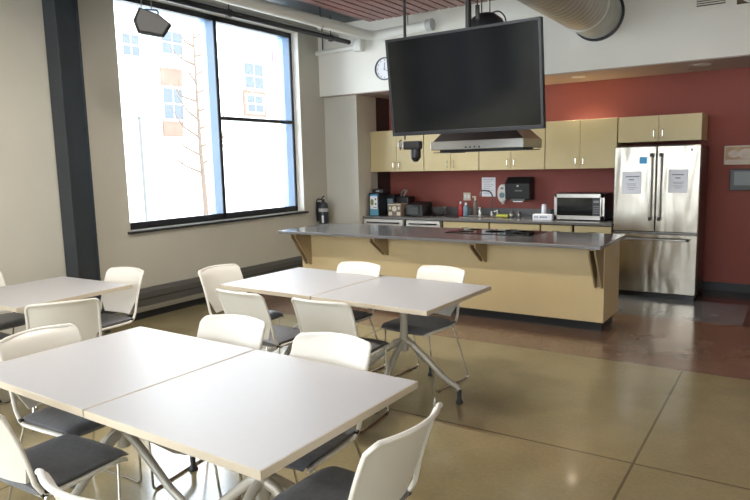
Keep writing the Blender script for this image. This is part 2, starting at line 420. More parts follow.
# black rod in front of the window head, with grey conduit
t = thing('black_track', 'long black round track hanging in front of the top of the window', 'track', (-5.32, 3, 3.30)); og = t.location.copy()
MB().tube([(-5.34, YR+.2, 3.30), (-5.31, 7.50, 3.30)], .032, 12).build('rail', M['black'], t, og)
for y in (-3, 0, 2.6, 5.25, 7.1):
    MB().lathe([(.036, -.03), (.045, -.02), (.045, .02), (.036, .03)], (-5.322, y, 3.30), 12, 1).tube([(-5.322, y, 3.33), (-5.322, y, 3.6)], .006, 6).build('rail_clip', M['black'], t, og)
MB().tube([(-5.60, YR+.2, 3.42), (-5.58, 7.6, 3.42)], .028, 12).build('conduit', M['pipe_grey'], t, og)

# spiral duct entering soffit
t = thing('spiral_duct', 'round galvanised spiral ventilation duct running into the soffit above the refrigerator', 'duct', (-1.97, 5, 3.22)); og = t.location.copy()
dx, dz, R = -1.965, 3.215, .262
pr = []; y = 3.0
while y < YS-.001:
    pr += [(R, y-YS), (R+.006, y-YS+.012), (R+.006, y-YS+.022), (R, y-YS+.034)]; y += .105
pr += [(R, 0)]
MB().lathe(pr, (dx, YS, dz), 40, 1).build('duct_tube', M['duct'], t, og, 50)
MB().lathe([(R+.012, -.03), (R+.02, -.015), (R+.012, 0.0)], (dx, 7.02, dz), 40, 1).build('joint_band', M['pipe_white'], t, og)
MB().lathe([(R+.004, -.02), (R+.028, -.012), (R+.028, 0.0)], (dx, YS-.001, dz), 40, 1).build('end_collar', M['steel_dark'], t, og)
for y in (4.2, 6.3): MB().tube([(dx, y, dz+R), (dx, y, ZC)], .006, 6).build('duct_hanger', M['black'], t, og)

# wall vents on soffit
def vent(x0, x1, z0, z1, label, round_=False):
    t = thing('air_vent', label, 'vent', ((x0+x1)/2, YS, z0), 0, 'vents in the white soffit'); og = t.location.copy()
    m = MB(); y = YS; b = .045
    m.box((x0-b, y-.016, z0-b), (x0, y, z1+b), .003); m.box((x1, y-.016, z0-b), (x1+b, y, z1+b), .003); m.box((x0, y-.016, z0-b), (x1, y, z0), .003); m.box((x0, y-.016, z1), (x1, y, z1+b), .003)
    m.build('vent_frame', M['white_wall'], t, og)
    B('vent_backing', M['cab_edge'], (x0, y-.003, z0), (x1, y-.001, z1), 0, t, og)
    m = MB(); z = z0+.012
    if round_: m.lathe([(.11, 0), (.125, -.008), (.14, 0)], ((x0+x1)/2, y-.004, z0+.14), 28, 1)
    while z < z1-.01 and not round_:
        m.prism([(y-.013, z), (y-.011, z), (y-.004, z+.015), (y-.006, z+.015)], 0, x0, x1); z += .022
    m.build('louvre', M['pipe_white'], t, og)
vent(-0.965, -0.70, 3.145, 3.42, 'louvred air vent in the white soffit, left of the two')
vent(-0.60, -0.30, 3.115, 3.42, 'air vent with round diffuser in the white soffit, right of the two', True)

# soffit downlights
def downlight(x, y, label, e):
    t = thing('downlight', label, 'ceiling light', (x, y, ZS), 0, 'recessed downlights under the soffit')
    MB().lathe([(.055, -.004), (.085, -.008), (.088, 0.0), (.055, 0)], (0, 0, 0), 28).build('trim_ring', M['pipe_white'], t)
    MB().lathe([(0, -.003), (.055, -.003), (.055, -.001), (0, -.001)], (0, 0, 0), 24).build('bulb', M['lamp'], t)
    l = bpy.data.lights.new('downlight_lamp', 'SPOT'); l.energy = e; l.spot_size = 2.3; l.spot_blend = 0.8; l.color = (1.0, .86, .68); l.shadow_soft_size = .05
    o = bpy.data.objects.new('downlight_lamp', l); COL.objects.link(o); o.location = (0, 0, -.02); o.parent = t
downlight(-3.66, 8.03, 'recessed downlight under the soffit behind the television', 60)
downlight(-2.28, 8.03, 'small lit recessed downlight under the soffit above the microwave', 60)
downlight(-0.93, 7.98, 'lit recessed downlight under the soffit above the refrigerator', 4)
t = thing('sprinkler_head', 'tiny metal sprinkler head under the soffit beside the right downlight', 'sprinkler', (-1.05, 7.98, ZS))
m = MB(); m.lathe([(.028, 0), (.028, -.006), (.008, -.01), (.008, -.035), (.02, -.04), (.02, -.044), (0, -.044)], (0, 0, 0), 16); m.build('head', M['chrome'], t)

# hexagonal hanging speaker
t = thing('hanging_speaker', 'black angular speaker hanging in front of the window', 'speaker', (-4.49, 3.56, 2.80))
ux, uy = .623, .782
hexp = [(-.205, .015), (-.135, .125), (.075, .075), (.215, -.01), (.115, -.115), (-.165, -.085)]
pts = []
for d, s_ in ((-.08, .62), (-.04, .72), (.10, .58)):
    for a, z in hexp: pts.append((a*s_*ux - d*uy, a*s_*uy + d*ux, z*s_*1.35))
MB().hull(pts, .006).build('cabinet', mat('grey_speaker_shell', (.014, .014, .015), .6), t)
m = MB(); m.tube([(-.06*ux, -.06*uy, .06), (-.06*ux, -.06*uy, .115), (.05*ux, .05*uy, .11), (.05*ux, .05*uy, .04)], .007, 8, .02); m.build('yoke', M['steel_dark'], t)
m = MB(); m.tube([(0, 0, .11), (0, 0, ZC-2.79)], .004, 6); m.tube([(-.05, -.06, .10), (-.05, -.06, ZC-2.79)], .003, 6); m.build('cable', M['black'], t)

# wall clock
t = thing('wall_clock', 'round wall clock with dark rim partly behind the television', 'clock', (-4.80, YS, 2.905))
MB().lathe([(.142, -.01), (.144, -.03), (.150, -.034), (.154, -.02), (.154, 0), (.142, 0)], (0, 0, 0), 40, 1).build('rim', M['ink'], t)
MB().lathe([(0, -.012), (.137, -.012), (.137, -.002), (0, -.002)], (0, 0, 0), 40, 1).build('clock_face', M['paper'], t)
MB().prism([(-.005, -.02), (.005, -.02), (.003, .085), (-.003, .085)], 1, -.018, -.015).build('hand', M['ink'], t)
MB().prism([(-.02, .004), (-.02, -.004), (.06, -.045), (.062, -.040)], 1, -.021, -.018).build('hand', M['ink'], t)
for i in range(12):
    a = i*PI/6; m = MB(); m.box((.118*math.sin(a)-.004, -.0145, .118*math.cos(a)-.010), (.118*math.sin(a)+.004, -.012, .118*math.cos(a)+.010))
    m.build('hour_mark', M['ink'], t)

# ------------------------------------------------------------------ television
t = thing('television', 'large black flat screen television hanging from ceiling poles above the island', 'television', (-2.421, 5.03, 2.287))
t.rotation_euler = (0.116, 0, -0.018)
W, H = 1.43, .85
MB().box((-W/2, 0, -H/2), (W/2, .05, H/2), .006).build('housing', M['black'], t)
m = MB(); bz = .022
m.box((-W/2, -.008, -H/2), (-W/2+bz, .002, H/2), .002); m.box((W/2-bz, -.008, -H/2), (W/2, .002, H/2), .002); m.box((-W/2, -.008, H/2-bz), (W/2, .002, H/2), .002); m.box((-W/2, -.008, -H/2), (W/2, .002, -H/2+.032), .002)
m.build('bezel', mat('grey_black_bezel', (.022, .025, .032), .3), t)
B('screen', M['screen'], (-W/2+bz-.002, -.003, -H/2+.03), (W/2-bz+.002, .001, H/2-bz+.002), 0, t)
MB().box((-.42, .045, -.28), (.42, .10, .25), .02).build('rear_housing', M['black'], t)
t = thing('television_mount', 'black ceiling pole mount with two posts above the television', 'mount', (-2.72, 5.14, 2.4))
m = MB(); m.tube([(-.30, 0, -.05), (-.30, 0, SLZ-2.4+.1)], .013, 10); m.build('pole', M['black'], t)
m = MB(); m.tube([(.325, 0, -.05), (.325, 0, SLZ-2.4+.1)], .026, 12); m.build('pole', M['black'], t)
m = MB(); m.tube([(.40, .02, .0), (.40, .02, .55), (.385, .02, .60), (.385, .02, .95)], .006, 8); m.box((.385, .005, .40), (.415, .035, .52), .004); m.build('cable', M['black'], t)
m = MB(); m.box((-.36, -.02, -.02), (.42, .02, .03), .003); m.box((-.33, -.02, -.24), (-.29, .01, .2)); m.box((.30, -.02, -.24), (.35, .01, .2)); m.build('bracket', M['black'], t)
for x0 in (-.36, .265): MB().box((x0, -.06, SLZ-2.41), (x0+.12, .06, SLZ-2.395), .002).build('ceiling_plate', M['black'], t)
# camera under the tv
t = thing('video_camera', 'small black camera on a bracket under the left end of the television', 'camera', (-2.93, 5.10, 1.86))
MB().tube([(-.085, 0, -.03), (-.085, 0, .06)], .008, 8).build('bracket', M['black'], t)
MB().box((-.095, -.03, -.12), (.075, .05, -.045), .012).build('camera_body', M['black'], t)
MB().box((-.155, -.015, -.105), (-.095, .03, -.05), .008).build('plug', M['steel_plain'], t)
m = MB(); m.lathe([(0, -.235), (.022, -.23), (.048, -.195), (.048, -.12), (0, -.12)], (.02, .01, 0), 20); m.build('lens_head', M['black'], t)
MB().tube([(-.12, 0, -.03), (-.15, 0, -.05), (-.13, 0, -.10), (-.14, 0, -.12)], .005, 6, .02).build('cable', M['black'], t)

# ------------------------------------------------------------------ range hood
t = thing('range_hood', 'stainless island range hood with black chimney behind the television', 'range hood', (-2.76, 6.32, 1.745)); og = t.location.copy()
x0, x1, y0, y1 = -3.27, -2.245, 6.06, 6.60
m = MB(); m.box((x0, y0, 1.745), (x1, y1, 1.835), .004); m.build('fascia', M['steel_plain'], t, og)
MB().hull([(x0+.03, y0+.01, 1.835), (x1-.005, y0+.01, 1.835), (x0+.03, y1-.01, 1.835), (x1-.005, y1-.01, 1.835), (x0+.28, y0+.12, 2.10), (x1-.28, y0+.12, 2.10), (x0+.28, y1-.12, 2.10), (x1-.28, y1-.12, 2.10)]).build('canopy', M['steel_grey'], t, og)
MB().lathe([(.20, 2.09), (.20, 2.98), (.17, 3.05), (.09, 3.11), (0, 3.13)], (-2.755, 6.33, 0), 28).build('chimney', M['rubber'], t, og)
m = MB()
for dx_ in (-.06, .03): m.tube([(-2.74+dx_, 6.33, 3.08), (-2.74+dx_, 6.33, SLZ)], .006, 6)
m.tube([(-2.92, 6.3, 3.30), (-2.95, 6.3, 3.12), (-2.90, 6.3, 3.04), (-2.86, 6.3, 3.06)], .007, 8, .04); m.tube([(-2.70, 6.3, 3.10), (-2.60, 6.3, 3.12), (-2.53, 6.3, 3.05), (-2.52, 6.3, 2.9)], .007, 8, .04)
m.build('cable', M['black'], t, og)
MB().box((x0-.01, y0+.08, 1.715), (x0+.2, y1-.1, 1.722)).box((x1-.19, y0+.05, 1.720), (x1, y1-.05, 1.727)).box((x0+.05, y0+.12, 1.72), (x1-.05, y1-.12, 1.746)).build('grease_filter', M['black'], t, og)
m = MB()
for i in range(4): m.lathe([(.008, -.006), (.008, 0)], (-2.86+i*.05, y0, 1.765), 10, 1)
m.build('control_buttons', M['black'], t, og)

# ------------------------------------------------------------------ island
IX0, IX1, IY0, IY1 = -5.02, -1.43, 5.97, 6.56
t = thing('kitchen_island', 'long tan laminate kitchen island with bracketed overhang', 'kitchen island', ((IX0+IX1)/2, 6.25, 0)); og = t.location.copy()
m = MB(); m.box((IX0, IY0, .10), (IX1, IY1, .832), .002); m.build('body', M['island'], t, og)
B('toe_kick', M['rubber'], (IX0+.05, IY0+.075, 0), (IX1-.04, IY1-.06, .10), 0, t, og)
for (x, hgt, th) in ((-4.91, .40, .05), (-3.80, .225, .04), (-2.62, .225, .04), (-1.475, .40, .045)):
    zt = .832
    c_ = MB()
    for s_ in (-1, 1):
        c_.prism([(IY0, zt), (IY0-.285, zt), (IY0-.285, zt-.05), (IY0-.03, zt-hgt), (IY0, zt-hgt)], 0, x+s_*th*.65-.008, x+s_*th*.65+.008, .002)
    c_.box((x-th*.6, IY0-.28, zt-.02), (x+th*.6, IY0, zt)); c_.box((x-th*.6, IY0-.012, zt-hgt+.01), (x+th*.6, IY0, zt))
    c_.build('bracket', M['corbel'], t, og)
B('outlet', M['ivory'], (IX0-.005, IY0+.03, .62), (IX0, IY0+.10, .73), .002, t, og)
B('outlet', M['ivory'], (IX1, 6.35, .70), (IX1+.005, 6.41, .79), .002, t, og)
tag(MB().box((-5.08, 5.62, .832), (-1.385, 6.62, .864), .004).build('island_countertop', M['stone'], None, (-3.2, 6.1, .832)), 'polished grey stone countertop on the tan kitchen island', 'countertop')
t = thing('cooktop', 'black glass cooktop set into the island countertop', 'cooktop', (-2.66, 6.36, .864)); 
MB().box((-.48, -.24, 0), (.48, .24, .006), .002).build('glass_top', mat('black_ceramic_glass', (.006, .006, .007), .06), t)
m = MB()
for x, y, r in ((-.3, -.1, .09), (-.3, .12, .07), (.0, .0, .11), (.3, -.1, .07), (.3, .12, .09)): m.lathe([(r-.003, .0062), (r, .0066), (r+.003, .0062)], (x, y, 0), 30)
m.build('burner_ring', M['steel_grey'], t)

# ------------------------------------------------------------------ back counter
CY = 7.80
units = [(-5.36, -4.66, 'dishwasher'), (-4.64, -4.06, 'range'), (-4.05, -3.36, 'c'), (-3.36, -2.67, 'c'), (-2.67, -2.265, 'c'), (-2.255, -1.80, 'c')]
names = {2: 'pale laminate base cabinet under the sink, left of the pair', 3: 'pale laminate base cabinet under the sink, right of the pair', 4: 'pale laminate base cabinet left of the microwave', 5: 'pale laminate base cabinet under the microwave beside the refrigerator'}
for i, (a, b, kd) in enumerate(units):
    cx = (a+b)/2
    if kd == 'c':
        t = thing('base_cabinet', names[i], 'cabinet', (cx, 8.2, 0), 0, 'base cabinets along the back wall'); og = t.location.copy()
        B('carcass', M['cab_edge'], (a+.003, CY+.045, .10), (b-.003, YB-.01, .815), 0, t, og)
        B('toe_kick', M['rubber'], (a+.003, CY+.10, 0), (b-.003, YB-.02, .10), 0, t, og)
        d = B('drawer', M['cab'], (a+.012, CY+.025, .70), (b-.012, CY+.045, .805), .002, t, og)
        hm = MB(); hm.tube([(cx-.05, CY+.027, .735), (cx-.05, CY+.005, .735), (cx+.05, CY+.005, .735), (cx+.05, CY+.027, .735)], .004, 6, .008); hm.build('handle', M['chrome'], d, og)
        for s_, (p, q) in enumerate(((a+.012, cx-.003), (cx+.003, b-.012))):
            d = B('door', M['cab'], (p, CY+.025, .115), (q, CY+.045, .69), .002, t, og)
            hx = q-.04 if s_ == 0 else p+.04
            hm = MB(); hm.tube([(hx, CY+.027, .56), (hx, CY+.005, .56), (hx, CY+.005, .66), (hx, CY+.027, .66)], .004, 6, .008); hm.build('handle', M['chrome'], d, og)
    else:
        lab = {'dishwasher': 'white fronted appliance under the counter, left of the pair', 'range': 'white fronted appliance with dark bar handle left of the base cabinets'}[kd]
        t = thing('undercounter_appliance', lab, 'appliance', (cx, 8.2, 0), 0, 'white appliances under the counter'); og = t.location.copy()
        B('body', M['steel_plain'], (a+.005, CY+.03, .03), (b-.005, YB-.01, .815), .003, t, og)
        B('front_panel', M['white_plastic'], (a+.02, CY+.005, .10), (b-.02, CY+.03, .81), .004, t, og)
        hm = MB(); hm.tube([(a+.08, CY+.008, .765), (a+.08, CY-.025, .765), (b-.08, CY-.025, .765), (b-.08, CY+.008, .765)], .010, 8, .02); hm.build('handle', M['black'], t, og)
tag(MB().box((-5.362, CY-.01, .82), (-1.80, YB-.001, .852), .004).build('back_countertop', M['stone'], None, (-3.5, 8.2, .82)), 'long dark grey countertop along the red back wall', 'countertop')
tag(MB().box((-5.362, YB-.02, .852), (-1.80, YB, .948), .002).build('backsplash', M['stone'], None, (-3.5, YB-.01, .852)), 'low dark grey stone backsplash strip behind the back counter', 'backsplash')

# upper cabinets
UC, UZ0, UZ1 = 8.055, 1.497, 2.092
def upper(a, b, z0, z1, label, n=2):
    cx = (a+b)/2
    t = thing('wall_cabinet', label, 'cabinet', (cx, 8.3, z0), 0, 'wall cabinets above the back counter'); og = t.location.copy()
    m = MB(); m.box((a+.001, UC+.022, z0), (b-.001, YB-.002, z1), .001); m.build('carcass', M['cab'], t, og)
    MB().box((a+.002, UC+.018, z0+.003), (b-.002, UC+.022, z1-.003)).build('door_gap', M['cab_edge'], t, og)
    for s_ in range(2):
        p, q = ((a+.003, cx-.002), (cx+.002, b-.003))[s_]
        d = B('door', M['cab'], (p, UC, z0), (q, UC+.019, z1), .002, t, og)
        hx = q-.045 if s_ == 0 else p+.045
        hm = MB(); hm.tube([(hx, UC+.002, z0+.045), (hx, UC-.026, z0+.045), (hx, UC-.026, z0+.135), (hx, UC+.002, z0+.135)], .0055, 8, .012); hm.build('handle', M['chrome'], d, og)
upper(-5.363, -4.46, UZ0, UZ1, 'pale wooden wall cabinet at the left end beside the beige stub wall')
upper(-4.455, -3.61, UZ0, UZ1, 'pale wooden wall cabinet below the left half of the television and hood')
upper(-3.605, -2.70, UZ0, UZ1, 'pale wooden wall cabinet below the right half of the television and hood')
upper(-2.695, -1.82, UZ0, UZ1, 'tall pale wooden wall cabinet above the microwave')
upper(-1.812, -0.915, 1.795, UZ1, 'short wide pale wooden wall cabinet above the refrigerator')

# ------------------------------------------------------------------ refrigerator
FX0, FX1, FY = -1.79, -0.885, 7.82
t = thing('refrigerator', 'stainless steel french door refrigerator with bottom freezer at the end of the counter', 'refrigerator', ((FX0+FX1)/2, 8.1, 0)); og = t.location.copy()
B('body', M['steel_grey'], (FX0+.01, FY+.07, .03), (FX1-.01, 8.56, 1.73), .006, t, og)
B('base_grille', M['black'], (FX0+.02, FY+.06, 0), (FX1-.02, FY+.2, .055), 0, t, og)
xm = (FX0+FX1)/2 + .005
MB().box((FX0+.02, FY+.075, 1.73), (FX1-.02, FY+.3, 1.752), .004).build('hinge_cover', M['black'], t, og)
for s_, (p, q) in enumerate(((FX0, xm-.004), (xm+.004, FX1))):
    d = MB().box((p, FY, .765), (q, FY+.065, 1.742), .010, seg=3).build('door', M['steel'], t, og)
    hx = q-.045 if s_ == 0 else p+.045
    hm = MB(); hm.tube([(hx, FY+.01, .93), (hx, FY-.05, .93), (hx, FY-.05, 1.63), (hx, FY+.01, 1.63)], .013, 12, .02); hm.build('handle', M['steel_plain'], d, og)
    hm = MB(); hm.box((hx-.016, FY-.06, .90), (hx+.016, FY+.005, .945), .006); hm.box((hx-.016, FY-.06, 1.615), (hx+.016, FY+.005, 1.66), .006); hm.build('handle_end', M['black'], d, og)
d = MB().box((FX0, FY, .055), (FX1, FY+.065, .745), .010, seg=3).build('freezer_drawer', M['steel'], t, og)
hm = MB(); hm.tube([(FX0+.10, FY+.01, .685), (FX0+.10, FY-.05, .685), (FX1-.10, FY-.05, .685), (FX1-.10, FY+.01, .685)], .013, 12, .02); hm.build('handle', M['steel_plain'], d, og)
hm = MB(); hm.box((FX0+.08, FY-.06, .672), (FX0+.12, FY+.005, .70), .006); hm.box((FX1-.12, FY-.06, .672), (FX1-.08, FY+.005, .70), .006); hm.build('handle_end', M['black'], d, og)
B('badge', M['black'], (FX1-.10, FY-.002, 1.675), (FX1-.085, FY, 1.70), 0, t, og)
def notice(x0, x1, z0, z1, label):
    t = thing('paper_notice', label, 'paper notice', ((x0+x1)/2, FY-.003, z0), 0, 'notices taped to the refrigerator doors')
    w_, h_ = x1-x0, z1-z0
    m = MB(); m.grid(lambda u, v: ((-w_/2+w_*u, -.001-.004*math.sin(PI*v)*u, h_*v), (-w_/2+w_*u, .0005-.004*math.sin(PI*v)*u, h_*v)), 6, 6); m.build('sheet', M['paper'], t)
    m = MB()
    for k, (zz, ww, hh) in enumerate(((.80, .60, .012), (.66, .26, .012), (.46, .5, .004), (.40, .42, .004), (.30, .46, .004), (.22, .3, .004))):
        n_ = 5 if k < 2 else 9; x = -w_*ww/2
        while x < w_*ww/2:
            l_ = w_*ww/n_; m.box((x, -.0085, h_*zz-hh), (x+l_*.8, -.006, h_*zz)); x += l_
    m.build('printed_lines', M['ink'], t)
notice(-1.70, -1.49, 1.20, 1.457, 'white printed notice taped to the left refrigerator door')
notice(-1.205, -1.005, 1.215, 1.475, 'white printed notice taped to the right refrigerator door')
tag(B('blue_sticker', M['blue'], (-1.515, FY-.003, 1.545), (-1.435, FY-.0005, 1.62), .0005, None, (-1.475, FY, 1.58)), 'small square bright blue sticker on the left refrigerator door', 'sticker')

# ------------------------------------------------------------------ things on the back wall
t = thing('towel_dispenser', 'black paper towel dispenser on the red wall', 'dispenser', (-3.19, YB, 1.05))
MB().hull([(-.19, -.18, .03), (.17, -.18, .03), (-.19, -.20, .25), (.17, -.20, .25), (-.18, -.12, .34), (.16, -.12, .34), (-.19, 0, .34), (.17, 0, .34), (-.19, 0, .02), (.17, 0, .02)], .014).build('cover', M['black'], t)
MB().box((-.10, -.195, .012), (.10, -.12, .04), .004).build('towel_slot', M['steel_grey'], t)
B('paper_end', M['paper'], (-.07, -.19, .0), (.07, -.185, .022), 0, t)
MB().lathe([(0, -.212), (.012, -.208), (.012, -.195), (0, -.195)], (0, 0, .22), 14, 1).build('lock', M['steel_plain'], t)
B('label_mark', M['steel_grey'], (-.04, -.1985, .145), (.06, -.190, .162), 0, t)
t = thing('soap_dispenser', 'white oval soap dispenser beside the black towel dispenser', 'dispenser', (-3.46, YB, 1.03))
MB().hull([(x, y, z) for (x, z) in [(.075*math.cos(a)*(1), .13 + .13*math.sin(a) + (.0 if True else 0)) for a in [i*PI/12 for i in range(24)]] for y in (0, -.09)], .012).build('housing', M['white_plastic'], t)
MB().lathe([(0, -.100), (.038, -.098), (.040, -.085), (0, -.085)], (0, 0, .105), 20, 1).build('push_plate', M['clearblue'], t)
B('soap_window', M['ink'], (-.02, -.099, .19), (.02, -.09, .215), .002, t)
MB().lathe([(0, -.02), (.02, -.02), (.02, .01), (0, .01)], (0, -.05, .0), 12).build('nozzle', M['white_plastic'], t)
t = thing('paper_sheet', 'white sheet of printed paper taped on the red wall above the sink', 'paper', (-3.70, YB-.002, 1.11))
B('sheet', M['paper'], (-.105, -.001, 0), (.105, .0015, .275), 0, t)
m = MB()
for i in range(9): m.box((-.08, -.0018, .245-i*.026), (.08-.03*(i % 3), -.001, .249-i*.026))
m.build('printed_lines', M['ink'], t)
t = thing('wall_outlet', 'ivory double outlet plate on the red wall left of the taped paper', 'outlet', (-4.04, YB, 1.05))
MB().box((-.058, -.006, 0), (.058, 0, .115), .004).build('cover_plate', M['ivory'], t)
m = MB(); 
for x in (-.026, .026): m.box((x-.014, -.009, .03), (x+.014, -.005, .085), .003)
m.build('socket', M['paper'], t)
t = thing('framed_picture', 'framed picture with pale tan shapes on the dark wall right of the refrigerator', 'picture', (-.52, YB, 1.505))
m = MB(); m.box((-.21, -.02, 0), (.21, 0, .014), .003); m.box((-.21, -.02, .206), (.21, 0, .22), .003); m.box((-.21, -.02, 0), (-.196, 0, .22), .003); m.box((.196, -.02, 0), (.21, 0, .22), .003); m.build('frame', M['ivory'], t)
B('picture_back', M['tan_art'], (-.2, -.006, .05), (.2, -.001, .21), 0, t); B('picture_base', M['pale_art'], (-.2, -.009, .01), (.2, -.001, .06), 0, t)
m = MB(); 
for x, w_ in ((-.11, .06), (.02, .085)): m.lathe([(0, -.012), (w_, -.010), (w_, -.006), (0, -.006)], (x, 0, .125), 20, 1, 0, .7)
m.build('picture_shapes', M['pale_art'], t)
t = thing('wall_panel', 'small black wall display panel below the framed picture', 'panel', (-.50, YB, 1.205))
MB().box((-.16, -.03, 0), (.16, 0, .25), .006).build('panel_frame', M['black'], t)
B('panel_screen', M['dim_screen'], (-.115, -.032, .06), (.115, -.029, .22), 0, t)

# microwave
t = thing('microwave', 'stainless steel microwave oven on the counter beside the refrigerator', 'microwave', (-2.25, 8.2, .852))
MB().box((-.31, -.15, .012), (.31, .22, .335), .005).build('case', M['black'], t)
m = MB(); m.box((-.31, -.175, .012), (.31, -.15, .065), .003); m.box((-.31, -.175, .285), (.31, -.15, .335), .003); m.box((-.31, -.175, .012), (-.275, -.15, .335), .003); m.box((.255, -.175, .012), (.31, -.15, .335), .003); m.build('front_frame', M['steel_plain'], t)
B('window', mat('microwave_glass', (.01, .012, .012), .08), (-.275, -.172, .065), (.165, -.155, .285), 0, t)
B('control_panel', M['black'], (.165, -.173, .065), (.255, -.155, .285), 0, t)
m = MB()
for i in range(4):
    for j in range(3): m.box((.178+j*.024, -.1745, .09+i*.028), (.194+j*.024, -.172, .104+i*.028))
m.box((.178, -.1745, .225), (.242, -.172, .25)); m.build('buttons', M['steel_grey'], t)
MB().tube([(.275, -.17, .08), (.275, -.20, .08), (.275, -.20, .27), (.275, -.17, .27)], .008, 8, .015).build('handle', M['steel_plain'], t)
m = MB(); 
for x in (-.27, .27):
    for y in (-.12, .18): m.lathe([(.014, 0), (.014, .013)], (x, y, 0), 10)
m.build('feet', M['rubber'], t)
# white sign card and cup
t = thing('counter_sign', 'white folded sign card with lettering on the counter left of the microwave', 'sign', (-2.70, 8.02, .852))
MB().box((-.125, -.05, 0), (.125, .05, .072), .006).build('card', M['paper'], t)
m = MB(); x = -.10
for w_ in (.012, .008, .015, 0, .016, .012, .014, .010, .016): 
    if w_: m.box((x, -.0515, .028), (x+w_, -.050, .046))
    x += w_+.006 if w_ else .02
m.build('printed_lines', M['ink'], t)
tag(MB().lathe([(.026, 0), (.030, .01), (.040, .10), (.038, .10), (.028, .012), (0, .012)], (0, 0, 0), 24).build('paper_cup', M['paper'], None, (0, 0, 0)), 'tall white upturned paper cups behind the sign card beside the microwave', 'cup').location = (-2.73, 8.13, .852)
o = [o for o in bpy.data.objects if o.name == 'paper_cup'][0]; o.rotation_euler = (PI, 0, 0); o.location = (-2.735, 8.16, 1.042); o.scale = (1, 1, 1.9)
t = thing('black_tray', 'flat black caddy on the counter beside the white cup', 'caddy', (-2.635, 8.32, .852)); MB().box((-.06, -.06, 0), (.06, .06, .11), .01).build('caddy_body', M['black'], t)

# sink area
t = thing('sink', 'stainless double sink with raised rim in the back counter', 'sink', (-3.55, 8.15, .852))
for a in (-.33, .02):
    m = MB(); b_ = a+.30
    m.box((a, -.17, -.001), (b_, -.155, .008), .003); m.box((a, .155, -.001), (b_, .17, .008), .003); m.box((a, -.17, -.001), (a+.015, .17, .008), .003); m.box((b_-.015, -.17, -.001), (b_, .17, .008), .003); m.box((a+.01, -.16, 0), (b_-.01, .16, .002)); m.build('basin', M['steel_plain'], t)
t = thing('faucet', 'dark gooseneck faucet behind the sink', 'faucet', (-3.57, 8.42, .852))
MB().tube([(0, 0, 0), (0, 0, .30), (-.04, -.02, .35), (-.13, -.07, .36), (-.15, -.08, .29)], .010, 10, .05).build('spout', M['steel_grey'], t)
MB().lathe([(.028, 0), (.026, .05), (.014, .07), (0, .07)], (0, 0, 0), 16).build('base', M['steel_plain'], t)
MB().tube([(.02, 0, .05), (.09, -.01, .075)], .008, 8).build('lever', M['steel_plain'], t)
def bottle(nm, x, y, r, h, m_, capm, label, pump=False, cat='bottle'):
    t = thing(nm, label, cat, (x, y, .852))
    MB().lathe([(r*.9, 0), (r, .006), (r, h*.62), (r*.55, h*.76), (r*.35, h*.80), (r*.35, h*.84), (0, h*.84)], (0, 0, 0), 18, 2, 0, .7).build('bottle_body', m_, t)
    m = MB(); m.lathe([(r*.42, h*.80), (r*.42, h*.93), (r*.2, h), (0, h)], (0, 0, 0), 14)
    if pump: m.box((-r*1.3, -.008, h*.95), (r*.3, .008, h*1.02), .003)
    m.build('cap', capm, t)
bottle('soap_bottle', -4.02, 8.34, .036, .20, M['red_p'], M['paper'], 'red dish soap bottle with white cap at the left of the sink')
bottle('spray_bottle', -3.92, 8.30, .042, .19, M['clearblue'], M['paper'], 'blue grey plastic bottle beside the red soap bottle')
bottle('pump_bottle', -3.80, 8.36, .034, .27, M['cardboard'], M['ivory'], 'tall brown pump bottle with ivory top left of the faucet', True)
bottle('pump_bottle', -3.70, 8.30, .026, .12, M['steel_plain'], M['steel_plain'], 'short silver pump bottle between the brown bottle and the faucet', True)
t = thing('sponge', 'yellow and green sponge on the sink rim right of the faucet', 'sponge', (-3.33, 8.22, .860)); MB().box((-.085, -.035, 0), (.085, .035, .030), .008).build('foam', M['yellow'], t); MB().box((-.085, -.035, .030), (.085, .035, .038), .003).build('scourer', M['green'], t)
for i, (x, y, r) in enumerate(((-3.43, 8.30, .030), (-3.18, 8.18, .036), (-3.09, 8.20, .028))):
    o = MB().lathe([(r*.7, 0), (r, .02), (r, .055), (r*.6, .07), (r*.35, .085), (r*.3, .09), (0, .09)], (0, 0, 0), 18).build('metal_jar', M['steel_plain'], None, (0, 0, 0)); o.location = (x, y, .852)
    tag(o, ('small metal jar between the faucet and the sponge', 'larger metal jar right of the sink', 'small metal jar right of the larger one beside the sink')[i], 'jar', 'metal jars by the sink')

# left counter clutter
t = thing('blue_carton', 'blue and white carton with a leaf picture on the left end of the counter', 'carton', (-5.23, 7.99, .852))
MB().box((-.085, -.08, 0), (.085, .12, .335), .004).build('carton_box', M['black'], t)
B('front_panel', M['paper'], (-.065, -.083, .10), (.062, -.080, .29), 0, t); B('lower_band', M['lightblue'], (-.072, -.083, .005), (.075, -.080, .10), 0, t); B('upper_band', M['blue'], (-.06, -.083, .29), (.06, -.080, .315), 0, t)
m = MB(); m.lathe([(0, -.086), (.028, -.085), (.028, -.083), (0, -.083)], (-.03, 0, .20), 16, 1, 0, 1.7); m.build('leaf_print', M['green'], t)
m = MB(); m.box((.02, -.086, .23), (.045, -.083, .26)); m.box((.02, -.086, .16), (.045, -.083, .19)); m.box((-.01, -.086, .12), (.05, -.083, .13)); m.build('print_marks', M['ink'], t)
t = thing('black_case', 'small black case lying on top of the blue carton', 'case', (-5.20, 8.03, 1.187)); MB().box((-.08, -.09, 0), (.11, .08, .055), .012).build('case_shell', M['black'], t); B('case_label', M['steel_plain'], (-.01, -.093, .02), (.05, -.089, .038), .001, t)
t = thing('water_filter', 'dark clear-sided water dispenser right of the blue carton', 'dispenser', (-5.10, 8.24, .852)); MB().box((-.075, -.09, 0), (.075, .12, .30), .01).build('tank', M['black'], t); B('tank_window', M['clearblue'], (-.045, -.094, .06), (.05, -.089, .24), .003, t)
